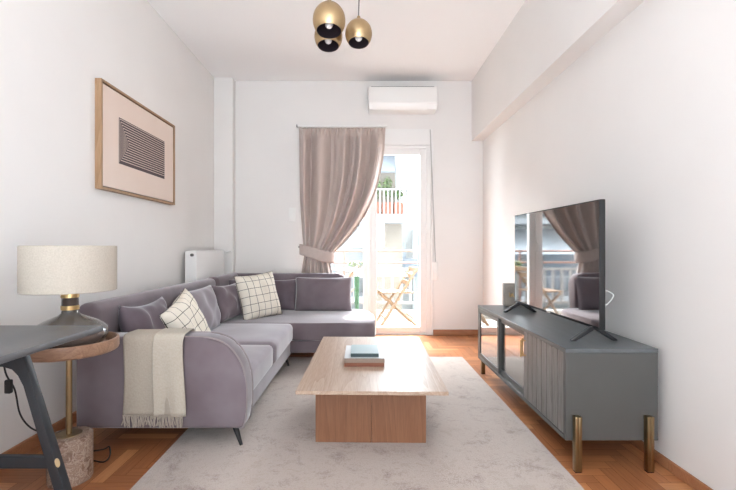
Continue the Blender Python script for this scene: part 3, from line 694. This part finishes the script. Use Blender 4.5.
# ------------------------------------------------------------------ sideboard
t = thing('sideboard', 'long grey media sideboard on brass legs along right wall', 'sideboard', (1.16, 2.74, 0))
bx0, bx1, by0, by1, bz0, bz1 = .947, 1.376, 1.99, 3.48, .134, .56
th = .02
bm = BM(); box(bm, bx0-.002, bx1, by0-.002, by1+.002, bz1-th, bz1, .002, 1); obj('top', bm, M['sideboard_top'], t)
bm = BM(); box(bm, bx0, bx1, by0, by0+th, bz0, bz1-th, .0015, 1); obj('end_panel', bm, M['sideboard'], t)
bm = BM(); box(bm, bx0, bx1, by1-th, by1, bz0, bz1-th, .0015, 1); obj('end_panel', bm, M['sideboard'], t)
bm = BM(); box(bm, bx0, bx1, by0+th, by1-th, bz0, bz0+th, .001, 1); obj('bottom', bm, M['sideboard'], t)
bm = BM(); box(bm, bx1-.01, bx1, by0+th, by1-th, bz0+th, bz1-th); obj('back', bm, M['sideboard'], t)
bm = BM(); box(bm, bx0+.03, bx1-.01, by0+th, by1-th, .335, .35); obj('shelf', bm, M['sideboard'], t)
dl = (by1-by0-2*th)/3
for k in (1, 2):
    bm = BM(); y = by0+th+dl*k; box(bm, bx0+.035, bx1-.01, y-.009, y+.009, bz0+th, bz1-th); obj('divider', bm, M['sideboard'], t)
zz0, zz1 = bz0+th+.002, bz1-th-.002
# grooved door at the near end
ya, yb = by0+th+.002, by0+th+dl+.012
d = BM(); box(d, bx0+.009, bx0+.02, ya, yb, zz0, zz1); nsl = 8; sw = (yb-ya)/nsl
for k in range(nsl): box(d, bx0+.001, bx0+.010, ya+k*sw+.0025, ya+(k+1)*sw-.0025, zz0, zz1, .002, 1)
dr = obj('slatted_door', d, M['slat'], t)
def handle(parent, y):
    bm = BM(); x = bx0+.004; z0, z1 = .405, .49
    tube(bm, [(x, y, z0), (x-.03, y, z0)], .004, 8); tube(bm, [(x, y, z1), (x-.03, y, z1)], .004, 8); tube(bm, [(x-.03, y, z0-.006), (x-.03, y, z1+.006)], .0045, 8)
    obj('handle', bm, M['brass_h'], parent, 'brass bar handle')
handle(dr, yb-.025)
def glass_door(ya, yb, x, fw=.045):
    bm = BM(); box(bm, x, x+.016, ya, ya+fw, zz0, zz1, .0015, 1); box(bm, x, x+.016, yb-fw, yb, zz0, zz1, .0015, 1)
    box(bm, x, x+.016, ya+fw, yb-fw, zz0, zz0+fw, .0015, 1); box(bm, x, x+.016, ya+fw, yb-fw, zz1-fw, zz1, .0015, 1)
    o = obj('glass_door', bm, M['sideboard'], t)
    bm = BM(); box(bm, x+.006, x+.010, ya+fw, yb-fw, zz0+fw, zz1-fw); obj('glass_pane', bm, M['sbglass'], o)
    return o
m = glassy('fluted cabinet glass', (.6, .62, .62, 1), .25, .03); mp = coords(m, (1, 1, 1))
wv = N(m, 'ShaderNodeTexWave', bands_direction='Y', i_Scale=16); LK(m, mp, 'Vector', wv, 'Vector'); bu = N(m, 'ShaderNodeBump', i_Strength=.10, i_Distance=.002); LK(m, wv, 'Fac', bu, 'Height')
for q in m.node_tree.nodes:
    if q.type == 'BSDF_GLOSSY': m.node_tree.links.new(bu.outputs[0], q.inputs['Normal'])
gd = glass_door(by0+th+dl+.016, by0+th+2*dl+.02, bx0+.018, .03)
gd.children[0].data.materials[0] = m
bm = BM(); yy = by0+th+dl+.03; x = bx0+.018
tube(bm, [(x, yy, .405), (x-.018, yy, .405)], .004, 8); tube(bm, [(x, yy, .49), (x-.018, yy, .49)], .004, 8); tube(bm, [(x-.018, yy, .399), (x-.018, yy, .496)], .0045, 8); obj('handle', bm, M['brass_h'], gd, 'brass bar handle')
glass_door(by0+th+2*dl-.01, by1-th-.002, bx0+.001, .03)
for (x, y) in ((bx0+.045, by0-.018), (bx1-.055, by0-.018), (bx0+.045, by1+.018), (bx1-.055, by1+.018)):
    bm = BM()
    for (dx, dy) in ((-.0078, 0), (.0078, 0)): box(bm, x+dx-.0076, x+dx+.0076, y-.0155, y+.0155, .004, .255, .003, 2)
    box(bm, x-.0145, x+.0145, y-.013, y+.013, .006, .252)
    lg = obj('leg', bm, M['brass'], t)
    bm = BM(); box(bm, x-.014, x+.014, y-.012, y+.012, 0, .005); obj('foot_pad', bm, M['black'], lg)

# television
tvc = Vector((1.155, 2.625, .56))
t = thing('television', 'flat black television standing on the grey sideboard', 'television', tvc)
hl = .545
bm = BM(); box(bm, tvc.x-.010, tvc.x+.016, tvc.y-hl, tvc.y+hl, .626, 1.262, .003, 2)
box(bm, tvc.x+.016, tvc.x+.05, tvc.y-hl+.15, tvc.y+hl-.15, .66, 1.0, .01, 2); obj('housing', bm, M['tvblack'], t)
bm = BM(); box(bm, tvc.x-.0115, tvc.x-.010, tvc.y-hl+.006, tvc.y+hl-.006, .640, 1.256); obj('screen', bm, M['screen'], t)
bm = BM(); box(bm, tvc.x-.0125, tvc.x-.010, tvc.y-.022, tvc.y+.022, .629, .636); obj('badge', bm, M['silver'], t)
for y in (tvc.y-.47, tvc.y+.47):
    bm = BM(); sy = -1 if y < tvc.y else 1
    for s in (-1, 1):
        poly = [(tvc.x+s*.002, .632), (tvc.x+s*.022, .632), (tvc.x+s*.118, .566), (tvc.x+s*.118, .561), (tvc.x+s*.098, .561), (tvc.x+s*.002, .618)]
        prism(bm, poly if s > 0 else poly[::-1], 'Y', y-.012+(.004*s), y+.012+(.004*s), .002, 1)
    obj('stand_foot', bm, M['black'], t)
bm = BM(); tube(bm, curve([(tvc.x+.045, 2.28, .80), (tvc.x+.08, 2.22, .81), (tvc.x+.115, 2.18, .785), (tvc.x+.085, 2.2, .73), (tvc.x+.048, 2.26, .70)], 8), .003, 8); obj('cable', bm, M['whitep'], t, 'looped white cable')
t.rotation_euler.z = math.radians(1.3)

# speaker
t = thing('speaker', 'small brown grey box speaker behind the television', 'speaker', (1.26, 3.38, .56))
bm = BM(); box(bm, 1.125, 1.355, 3.345, 3.43, .566, .742, .006, 2); obj('cabinet', bm, M['spkb'], t)
bm = BM(); box(bm, 1.133, 1.347, 3.338, 3.346, .574, .732, .003, 1); gr = obj('grille', bm, M['spk'], t)
bm = BM(); 
px = [(1.18, .655), (1.182, .628), (1.19, .622), (1.194, .648), (1.198, .622), (1.206, .648), (1.212, .624), (1.224, .622)]
tube(bm, curve([(a-.02, 3.336, b+.02) for a, b in px], 5), .0028, 6); obj('script_badge', bm, M['brass_h'], gr, 'gold script badge')
for x in (1.15, 1.33):
    for y in (3.36, 3.415):
        bm = BM(); box(bm, x-.01, x+.01, y-.01, y+.01, .56, .566); obj('foot', bm, M['black'], t)
t.rotation_euler.z = math.radians(-8)

# ------------------------------------------------------------------ side table and lamp
tx, ty = -1.297, 1.91
t = thing('side_table', 'round walnut tray side table with brass pole and marble base', 'side table', (tx, ty, 0))
bm = BM(); lathe(bm, [(0, .200), (.082, .200), (.086, .197), (.088, .190), (.088, .01), (.085, 0), (0, 0)], tx+.006, ty, 48); mb = obj('marble_base', bm, M['marble'], t)
bm = BM(); lathe(bm, [(0, .2025), (.052, .2025), (.053, .2005)], tx, ty, 40); lathe(bm, [(.0125, .2005), (.0125, .566)], tx, ty, 24); obj('pole', bm, M['brass'], t)
bm = BM(); rt = .196
lathe(bm, [(0, .566), (.186, .566), (.192, .570), (rt, .580), (rt, .618), (rt-.003, .621), (rt-.010, .621), (rt-.012, .618), (rt-.013, .582), (0, .582)], tx, ty, 64); obj('tray', bm, M['walnut'], t)
t = thing('table_lamp', 'squat glazed table lamp with wide linen drum shade', 'lamp', (tx+.01, ty, .582))
lx, ly = tx+.005, ty
bm = BM(); lathe(bm, [(0, .583), (.07, .583), (.10, .588), (.130, .603), (.146, .628), (.150, .650), (.147, .668), (.139, .676)], lx, ly, 64); body = obj('lower_bowl', bm, M['bronze_d'], t, 'dark glossy lower bowl', angle=60)
bm = BM(); lathe(bm, [(.139, .6765), (.128, .688), (.10, .704), (.07, .717), (.045, .728), (.034, .738), (.032, .75)], lx, ly, 64); obj('upper_body', bm, M['bronze'], t, angle=60)
bm = BM(); lathe(bm, [(.032, .750), (.033, .752), (.033, .822), (0, .822)], lx, ly, 40); nk = obj('neck', bm, M['bronze_d'], t)
for z0, z1 in ((.752, .772), (.806, .824)):
    bm = BM(); lathe(bm, [(.0335, z0), (.0355, z0+.001), (.0355, z1-.001), (.0335, z1)], lx, ly, 40); obj('brass_band', bm, M['brass_h'], nk, 'polished brass band')
bm = BM(); lathe(bm, [(0, .822), (.012, .822), (.012, .90), (0, .90)], lx, ly, 20); obj('socket', bm, M['black'], t)
bm = BM(); lathe(bm, [(.0, .88), (.02, .89), (.028, .92), (.02, .95), (0, .957)], lx, ly, 24); obj('bulb', bm, M['bulb'], t)
sxo = lx-.001
bm = BM(); rs = .183; lathe(bm, [(rs, .838), (rs, 1.034), (rs-.003, 1.036), (rs-.004, 1.034), (rs-.004, .838), (rs-.002, .836), (rs, .838)], sxo, ly, 80); sh = obj('lamp_shade', bm, M['shade'], t)
bm = BM()
for a in range(3): tube(bm, [(sxo+.0, ly, .905), (sxo+(rs-.003)*math.cos(a*2.094+.4), ly+(rs-.003)*math.sin(a*2.094+.4), .86)], .0015, 6)
obj('shade_spider', bm, M['brass_h'], sh)
bm = BM(); tube(bm, curve([(lx-.10, ly+.09, .60), (lx-.13, ly+.11, .605), (tx-.17, ty+.15, .66)], 5), .0025, 6); 
bm.free()
# lamp flex with inline switch, and the loose lead on the floor
t = thing('power_cord', 'thin black power cord hanging below the desk to the floor', 'cord', (-1.62, 1.86, 0))
bm = BM()
pts = [(-1.50, 1.80, .62), (-1.505, 1.82, .50), (-1.53, 1.90, .40), (-1.53, 1.93, .28), (-1.51, 1.97, .20), (-1.45, 1.99, .165), (-1.42, 2.0, .15), (-1.40, 2.03, .05), (-1.38, 2.06, .004)]
tube(bm, curve(pts, 6), .0035, 8); obj('flex', bm, M['cord'], t)
bm = BM(); box(bm, -1.530, -1.502, 1.84, 1.86, .40, .46, .006, 2); obj('inline_switch', bm, M['cord'], t)
bm = BM(); tube(bm, curve([(-1.42, 2.14, .006), (-1.34, 2.16, .006), (-1.27, 2.13, .03), (-1.235, 2.11, .05), (-1.215, 2.08, .02), (-1.225, 2.05, .006), (-1.28, 2.06, .006)], 6), .0035, 8)
o = obj('power_cord', bm, M['cord']); tag(o, 'short loop of black cord beside the marble base and sofa', 'cord')

# ------------------------------------------------------------------ desk
t = thing('desk', 'charcoal desk with thin top and splayed legs', 'desk', (-1.33, .95, 0))
bm = BM(); prism(bm, [(XL+.004, .25), (-.99, .25), (-.99, 1.652), (XL+.004, 1.652)], 'Z', .706, .73, .006, 2); obj('desktop', bm, M['desk'], t)
def end_frame(y0, y1):
    # outline of one splayed leg flowing into the rail, in the x-z plane
    R_ = lambda z: -1.175+(.70-z)*.28+.03          # outer edge
    outer = [(-1.197, .706), (-1.037, .183), (-.981, 0)]
    inner = [(-1.022, 0), (-1.072, .183), (-1.178, .545), (-1.192, .585), (-1.215, .608), (-1.25, .618)]
    xc = -1.335
    right = outer+inner; left = [(2*xc-x, z) for x, z in right]
    poly = outer+inner+[(2*xc-x, z) for x, z in (outer+inner)[::-1]]
    bm = BM(); prism(bm, poly, 'Y', y0, y1, .006, 2); fr = obj('end_frame', bm, M['deskleg'], t)
    bm = BM(); box(bm, 2*xc+1.075, -1.075, y0+.006, y1-.006, .252, .295, .003, 1); obj('stretcher', bm, M['deskleg'], t)
    bm = BM(); lathe(bm, [(0, 0), (.0075, 0), (.008, .002), (.008, .004), (0, .0045)], 0, 0, 24, 0, 1, 2.0)
    bmesh.ops.transform(bm, matrix=Matrix.Translation((-1.058, y0+.001, .278)) @ Matrix.Rotation(math.radians(-14), 4, 'Y') @ Matrix.Rotation(PI/2, 4, 'X'), verts=bm.verts[:]); obj('tenon', bm, M['tenon'], fr, 'pale oval tenon end')
end_frame(1.50, 1.535); end_frame(.38, .415)
